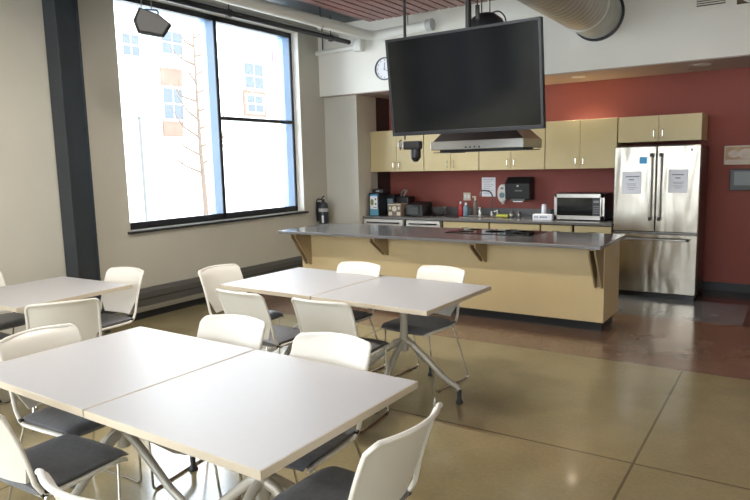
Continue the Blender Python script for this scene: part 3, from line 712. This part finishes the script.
t = thing('printed_box', 'brown box with pale printed emblems on the left of the counter', 'box', (-4.86, 7.97, .852)); MB().box((-.12, -.07, 0), (.10, .13, .185), .003).build('box_shell', M['cardboard'], t)
m = MB(); m.box((-.11, -.0725, .015), (-.05, -.07, .065)); m.box((.03, -.0725, .015), (.09, -.07, .065)); m.lathe([(.028, -.0725), (.040, -.0725), (.040, -.07), (.028, -.07)], (-.01, 0, .11), 20, 1); m.box((-.115, -.0725, .165), (.095, -.07, .178)); m.box((-.10, -.0725, .10), (-.07, -.07, .14)); m.box((.05, -.0725, .10), (.08, -.07, .14)); m.build('emblem', M['ivory'], t)
t = thing('coffee_grinder', 'black coffee grinder with slanted silver handle behind the printed box', 'coffee grinder', (-4.90, 8.28, .852)); MB().box((-.12, -.10, 0), (.10, .12, .27), .02).build('grinder_body', M['black'], t)
m = MB(); m.tube([(-.05, -.06, .26), (-.02, -.06, .35), (.03, -.06, .37)], .014, 10, .03); m.tube([(.0, -.06, .26), (.05, -.06, .35), (.06, -.06, .37)], .014, 10, .03); m.build('handle', M['steel_plain'], t)
t = thing('toaster_oven', 'dark toaster oven on the counter right of the printed box', 'toaster oven', (-4.60, 8.12, .852)); MB().hull([(-.13, -.15, .01), (.16, -.15, .01), (-.13, .14, .01), (.16, .14, .01), (-.13, -.13, .17), (.13, -.13, .16), (-.13, .14, .20), (.16, .14, .20)], .008).build('oven_body', M['black'], t); B('door_glass', M['dim_screen'], (-.11, -.154, .03), (.09, -.148, .13), 0, t)
m = MB(); m.tube([(-.10, -.15, .15), (-.10, -.175, .15), (.08, -.175, .15), (.08, -.15, .15)], .006, 8, .012); m.build('handle', M['steel_grey'], t)
def clearmat():
    m = mat('clear_glassware', (.62, .66, .64), .05); m.node_tree.nodes['Principled BSDF'].inputs['Transmission Weight'].default_value = .9; return m
tag(MB().lathe([(.04, 0), (.05, .004), (.11, .07), (.125, .12), (.121, .12), (.105, .07), (.046, .01), (0, .008)], (0, 0, 0), 28).build('glass_bowl', clearmat(), None, (0, 0, 0)), 'clear glass bowl on the counter right of the toaster oven', 'bowl').location = (-4.30, 8.22, .852)
o = MB().box((-.09, -.05, 0), (.09, .05, .012), .004).build('dark_cloth', M['black'], None); o.location = (-4.02, 8.05, .852); tag(o, 'dark folded cloth on the counter left of the sink', 'cloth')

# fire extinguisher on left wall
t = thing('fire_extinguisher', 'dark fire extinguisher hung on the wall in the corner right of the window', 'fire extinguisher', (-5.83, 7.46, .745))
MB().lathe([(0, 0), (.06, .003), (.072, .02), (.072, .27), (.058, .315), (.025, .335), (.022, .36), (0, .36)], (0, 0, 0), 24).build('cylinder', M['steel_dark'], t)
B('label_plate', M['paper'], (.02, -.0745, .03), (.050, -.060, .14), .002, t); MB().lathe([(.073, .19), (.0745, .195), (.0745, .235), (.073, .24)], (0, 0, 0), 24).build('label_band', M['pipe_grey'], t)
m = MB(); m.tube([(-.02, -.01, .36), (.0, -.02, .40), (.06, -.05, .42)], .009, 8, .02); m.tube([(0, -.01, .36), (.05, -.04, .375)], .008, 8); m.build('handle', M['black'], t)
m = MB(); m.tube([(-.01, -.01, .37), (-.07, -.06, .38), (-.08, -.075, .20), (-.07, -.07, .04)], .010, 8, .04); m.build('hose', M['black'], t)
B('wall_bracket', M['black'], (-.12, -.03, .05), (-.07, .03, .33), .003, t)

# ------------------------------------------------------------------ tables
TW, TD, TZ = .912, .905, .737
def make_table(label):
    t = thing('table', label, 'table', (0, 0, 0), 0, 'square white tables')
    B('tabletop', M['laminate'], (-TW/2+.004, -TD/2+.004, TZ-.028), (TW/2-.004, TD/2-.004, TZ), .0015, t)
    m = MB(); e = .006
    m.box((-TW/2, -TD/2, TZ-.030), (TW/2, -TD/2+e, TZ-.001), .001); m.box((-TW/2, TD/2-e, TZ-.030), (TW/2, TD/2, TZ-.001), .001); m.box((-TW/2, -TD/2, TZ-.030), (-TW/2+e, TD/2, TZ-.001), .001); m.box((TW/2-e, -TD/2, TZ-.030), (TW/2, TD/2, TZ-.001), .001)
    m.build('edge_band', M['edge'], t)
    B('underside', M['under'], (-TW/2+.008, -TD/2+.008, TZ-.031), (TW/2-.008, TD/2-.008, TZ-.028), 0, t)
    m = MB(); m.box((-.36, -.03, TZ-.056), (.36, .03, TZ-.031), .003); m.box((-.03, -.34, TZ-.056), (.03, .34, TZ-.031), .003); m.box((-.10, -.10, TZ-.062), (.10, .10, TZ-.045), .004)
    m.build('support_frame', M['black'], t)
    MB().lathe([(.031, .31), (.034, .36), (.030, .42), (.027, .50), (.027, TZ-.055), (0, TZ-.055)], (0, 0, 0), 20).build('column', M['leg'], t)
    for k in range(4):
        a = k*PI/2 + math.radians(4); c_, s_ = math.cos(a), math.sin(a)
        P = [(.0, .385), (.06, .365), (.16, .285), (.30, .165), (.37, .125), (.405, .108), (.418, .085)]
        lg = MB().tube([(r*c_, r*s_, z) for r, z in P], (.024, .017), 12, 0, mi=0, sx=.9).build('leg', M['leg'], t)
        MB().lathe([(.024, 0), (.026, .006), (.019, .018), (.014, .03), (.0155, .095), (0, .095)], (.418*c_, .418*s_, 0), 16).build('foot', M['black'], lg)
    return t
T0 = make_table('white square table, left half of the front pair nearest the camera')
T0.location = (-2.628, 1.753, 0); T0.rotation_euler = (0, 0, math.radians(-1.0))
ftb = lambda x, y, rz, lab: dup(T0, (x, y, 0), math.radians(rz), lab)
dup(T0, (-1.712, 1.737, 0), math.radians(-1.0), 'white square table forming the right half of the front table pair')
dup(T0, (-3.167, 3.775, 0), math.radians(-1.8), 'white square table forming the left half of the middle table pair')
dup(T0, (-2.250, 3.745, 0), math.radians(-1.8), 'white square table, right half of the middle pair, its splayed legs in view')
dup(T0, (-4.71, 2.56, 0), math.radians(2.0), 'white square table by itself at the far left next to the steel column')

# ------------------------------------------------------------------ chairs (faces +y locally)
def make_chair(label):
    t = thing('chair', label, 'chair', (0, 0, 0), 0, 'white chairs with grey seats')
    HW = .205
    def backy(z, s):   # rake and horizontal curvature
        k = (z-.45)/.36
        return -.165 - .055*k - .055*k*k - .045*(1-s*s)*(.35+.65*min(1, max(0, k)))
    def shell(u, v):
        s = u*2-1; k = v if v < .75 else .75 + .25*math.sin((v-.75)/.25*PI/2)
        z = .485 + .325*k
        hw = HW-.004 if k > .34 else (HW-.004) - (.34-k)/.34*.055
        if z > .780: hw -= .030 - math.sqrt(max(0, .030**2 - (z-.780)**2))
        x = s*hw
        z2 = z + .006*(1-s*s) * k
        y = backy(z, s)
        lip = 0.018*max(0, (k-.90)/.10)**1.6
        p = Vector((x, y+.004-lip, z2)); q = Vector((x, y-.008-lip, z2 - .000))
        return p, q
    MB().grid(shell, 22, 26).build('backrest', M['white_plastic'], t, None, 60)
    # rim: side rails continue down and forward along the seat
    m = MB(); path = []
    def rail(s_):
        pts = [(s_*(HW-.010), .212, .425), (s_*(HW-.006), .17, .437), (s_*(HW-.003), .0, .434), (s_*HW, -.120, .437), (s_*HW, -.150, .448), (s_*HW, -.166, .475)]
        for i in range(8):
            z = .50 + i*(.782-.50)/7; pts.append((s_*HW, backy(z, 1)-.006, z))
        for i in range(1, 6):
            a = i*PI/2/6; z = .782+.030*math.sin(a); pts.append((s_*(HW-.030+.030*math.cos(a)), backy(z, 1)-.006-.016*math.sin(a), z))
        return pts
    path = rail(-1)
    for i in range(15):
        q = -1+2*i/14; path.append(((HW-.032)*q, backy(.81, q)-.022, .812+.006*(1-q*q)))
    path += rail(1)[::-1]
    m.tube(path, .0095, 10, mi=0, sx=1.05)
    m.build('back_frame', M['white_plastic'], t)
    def seat(u, v):
        s = u*2-1; y = -.165+.40*v
        e = 1-abs(s)**6; f = 1-abs(2*v-1)**8
        hw = .198 - .012*max(0, (v-.85)/.15)**2
        zt = .474 - .012*(1-e) - .020*max(0, (v-.82)/.18)**2 - .004*(1-s*s)*math.sin(PI*v) - .008*(1-f)
        zb = .436 + .006*(1-e) - .010*max(0, (v-.85)/.15)**2
        return Vector((s*hw, y, zt)), Vector((s*(hw-.01), y+(.004 if v < .5 else -.012*v), zb))
    MB().grid(seat, 16, 18).build('seat', M['fabric'], t, None, 50)
    m = MB(); m.box((-.188, -.15, .424), (.188, .19, .438), .005); m.build('seat_pan', M['leg'], t)
    for s_ in (-1, 1):
        m = MB(); m.tube([(s_*.196, -.135, .432), (s_*.232, -.285, .007), (s_*.222, .135, .007), (s_*.196, .172, .430)], .0062, 8, .03); m.build('sled_leg', M['chrome'], t)
    m = MB(); m.tube([(-.19, .165, .420), (.19, .165, .420)], .0062, 8); m.tube([(-.192, -.10, .420), (.192, -.10, .420)], .0062, 8); m.build('crossbar', M['chrome'], t)
    for s_ in (-1, 1):
        MB().box((s_*HW-.009, -.160, .437), (s_*HW+.009, -.132, .462), .003).build('rail_joint', M['black'], t)
        for y_ in (-.22, .10): MB().box((s_*(.228)-.007, y_-.015, 0), (s_*(.228)+.007, y_+.015, .006), .001).build('glide', M['black'], t)
    return t
CH = [
 (-2.46, 1.3, 2, 'white chair with full grey seat in view before the front left table'),
 (-1.5, 1.155, 0, 'white chair at the bottom photo edge, only its curved top rim showing'),
 (-1.265, 1.654, 88, 'white chair with curved back at the right end of the front table pair'),
 (-2.88, 1.69, -87, 'white chair at the left end of the front table pair, seat under corner'),
 (-2.436, 2.066, 187, 'white chair behind the front table pair, left of the two facing the camera'),
 (-1.752, 2.016, 184, 'white chair behind the front table pair, right of the two facing the camera'),
 (-2.372, 3.224, 4, 'white chair on the near side of the middle table pair, right of the two'),
 (-3.0, 3.198, -1, 'white chair on the near side of the middle table pair, left of the two'),
 (-3.6, 3.56, -91, 'white chair at the left end of the middle table pair below the window'),
 (-2.26, 4.0, 173, 'white chair with chrome legs in view between middle table pair and island'),
 (-2.93, 3.9, 178, 'white chair mostly hidden by tabletop, island side of middle left table'),
 (-4.5, 2.87, 184, 'brightly lit white chair by the radiator behind the lone left table'),
 (-4.03, 2.32, 60, 'shaded tan-looking chair back right of the lone left table'),
 (-5.25, 2.5, -84, 'white chair cut off by the left photo edge, beyond the lone left table'),
 (-4.83, 2.08, 0, 'dark grey chair seat under the lone table at the left photo edge'),
]
c0 = make_chair(CH[0][3]); c0.location = (CH[0][0], CH[0][1], 0); c0.rotation_euler = (0, 0, math.radians(CH[0][2]))
for x, y, rz, lab in CH[1:]: dup(c0, (x, y, 0), math.radians(rz), lab)

# ------------------------------------------------------------------ outside
struct(B('terrain', M['snow'], (-60, -30, -0.6), (XL-.4, 60, -0.5)))
t = thing('apartment_building', 'pale apartment building with blue windows and brick panels across the street', 'building', (-24, 20, -.5)); og = t.location.copy()
B('facade', M['facade'], (-30, 2, -.5), (-22, 40, 9.5), 0, t, og)
def extwin(y0, y1, z0, z1, cols=2, rows=2):
    f = B('window', M['facade'], (-22, y0-.06, z0-.06), (-21.92, y1+.06, z1+.06), .01, t, og)
    m = MB()
    for i in range(cols):
        for j in range(rows):
            a = y0+(y1-y0)*i/cols; b = y0+(y1-y0)*(i+1)/cols; c = z0+(z1-z0)*j/rows; d = z0+(z1-z0)*(j+1)/rows
            m.box((-21.93, a+.03, c+.03), (-21.90, b-.03, d-.03))
    m.build('window_pane', M['ext_glass'], f, og)
extwin(15.9, 16.7, 6.0, 6.85); extwin(17.75, 18.85, 6.3, 7.25); extwin(17.65, 18.7, 3.65, 4.95); extwin(22.4, 23.7, 5.3, 6.5); extwin(13.0, 14.0, 6.0, 6.8)
for a in ((17.65, 18.75, 4.98, 5.75), (17.6, 18.6, 2.95, 3.6), (22.3, 23.8, 4.0, 5.2)): B('brick_panel', M['brick'], (-22, a[0], a[2]), (-21.93, a[1], a[3]), 0, t, og)
extwin(22.5, 23.6, 4.2, 5.0)
B('sign', M['sign_red'], (-22, 24.4, 6.75), (-21.9, 25.0, 7.3), .02, t, og); B('sign', M['ink'], (-22, 24.4, 7.4), (-21.9, 25.0, 7.75), .02, t, og)
t = thing('bare_tree', 'bare young tree with thin branches outside the left window pane', 'tree', (-12, 10.7, -.5))
m = MB(); m.tube([(0, 0, 0), (.02, 0, 1.3), (-.02, -.02, 2.6), (0, -.05, 4.0), (.02, -.06, 5.6)], [.075, .018], 8)
rnd = random.Random(3)
for i in range(16):
    z = 2.0+i*.21; s_ = 1 if i % 2 else -1; L_ = 1.15*(1-i/22); d = rnd.uniform(.5, .9)
    p0 = Vector((0, -.03, z)); p1 = p0+Vector((rnd.uniform(-.2, .2), s_*L_*.5, L_*.30*d)); p2 = p1+Vector((rnd.uniform(-.2, .2), s_*L_*.4, L_*.55*d))
    m.tube([p0, p1, p2], [.034, .010], 6)
    p3 = p1+Vector((.1, s_*L_*.12, L_*.5)); m.tube([p1, p3], [.016, .006], 5)
m.build('branches', M['bark'], t)
for y, z1_, lab in ((9.0, 2.72, 'thin grey post outside the window, left of the bare tree'), (10.95, 2.9, 'thin grey post outside the window, right of the bare tree')):
    t = thing('outdoor_post', lab, 'post', (-12, y, -.5), 0, 'thin grey posts outside'); MB().tube([(0, 0, 0), (0, 0, z1_+.5)], .035, 10).build('shaft', M['post'], t); MB().lathe([(.05, z1_+.5), (.05, z1_+.53), (0, z1_+.55)], (0, 0, 0), 10).build('cap', M['post'], t)

# ------------------------------------------------------------------ light
wd = bpy.data.worlds.new('sky'); SC.world = wd; wd.use_nodes = True
bg = wd.node_tree.nodes['Background']; bg.inputs['Color'].default_value = (.86, .93, 1.0, 1); bg.inputs['Strength'].default_value = 8.5
su = bpy.data.lights.new('sun', 'SUN'); su.energy = 2; su.angle = .02; su.color = (1, .95, .86)
so = bpy.data.objects.new('sun', su); COL.objects.link(so); so.rotation_euler = Vector((-.75, .22, -.62)).to_track_quat('-Z', 'Y').to_euler()
def portal(loc, rot, sx, sy):
    l = bpy.data.lights.new('daylight_portal', 'AREA'); l.shape = 'RECTANGLE'; l.size = sx; l.size_y = sy; l.cycles.is_portal = True
    o = bpy.data.objects.new('daylight_portal', l); COL.objects.link(o); o.location = loc; o.rotation_euler = rot
for (y0, y1, z0, z1) in (W1, W0): portal((XL-.37, (y0+y1)/2, (z0+z1)/2), (0, -PI/2, 0), z1-z0, y1-y0)
for a, b in rops: portal((XR+.29, (a+b)/2, 1.7), (0, PI/2, 0), 2.8, b-a)
for a, b in ops: portal(((a+b)/2, YR-.31, 2.05), (PI/2, 0, 0), b-a, 3.1)
# linear fill lights added to brighten the room (beyond the frame, above and behind the camera)
for x, y, e, lab in ((-3.3, 2.9, 62, 'added linear fill light above the middle tables, beyond the top of the frame'), (-2.0, -3.2, 120, 'added unseen linear fill light by the rear glazing')):
    t = thing('linear_fill_light', lab, 'ceiling light', (x, y, 3.22), 0, 'linear fill lights')
    MB().box((-.75, -.06, 0), (.75, .06, .07), .004).build('lamp_housing', M['pipe_white'], t)
    B('diffuser', M['lamp'], (-.73, -.05, -.006), (.73, .05, 0), 0, t)
    m = MB(); m.tube([(-.6, 0, .07), (-.6, 0, 1.08)], .003, 6); m.tube([(.6, 0, .07), (.6, 0, 1.08)], .003, 6); m.build('hanger_wire', M['black'], t)
    l = bpy.data.lights.new('linear_fill_lamp', 'AREA'); l.shape = 'RECTANGLE'; l.size = 1.4; l.size_y = .1; l.energy = e; l.color = (1, .94, .85)
    o = bpy.data.objects.new('linear_fill_lamp', l); COL.objects.link(o); o.location = (0, 0, -.012); o.parent = t

# ------------------------------------------------------------------ camera
P = (-0.58432164, 0.1345435, 0.02458305); f_px = 637.986
a, b, c = P
F = Vector((math.sin(a)*math.cos(b), math.cos(a)*math.cos(b), -math.sin(b))); Rt = Vector((math.cos(a), -math.sin(a), 0)); D = F.cross(Rt)
R2 = Rt*math.cos(c) + D*math.sin(c); D2 = -Rt*math.sin(c) + D*math.cos(c)
cam = bpy.data.cameras.new('camera'); co = bpy.data.objects.new('camera', cam); COL.objects.link(co)
mt = Matrix.Identity(4)
for i in range(3): mt[i][0] = R2[i]; mt[i][1] = -D2[i]; mt[i][2] = -F[i]
mt[0][3], mt[1][3], mt[2][3] = 0, 0, 1.62
co.matrix_world = mt
cam.sensor_width = 36; cam.lens = f_px/750*36; cam.clip_start = .05; cam.clip_end = 200
SC.camera = co
SC.view_settings.view_transform = 'Standard'; SC.view_settings.look = 'None'; SC.view_settings.gamma = 1; SC.view_settings.use_curve_mapping = False
SC.view_settings.exposure = 0.38
SC.cycles.use_denoising = True
SC.cycles.max_bounces = 10; SC.cycles.diffuse_bounces = 6; SC.cycles.glossy_bounces = 5
SC.cycles.sample_clamp_indirect = 8
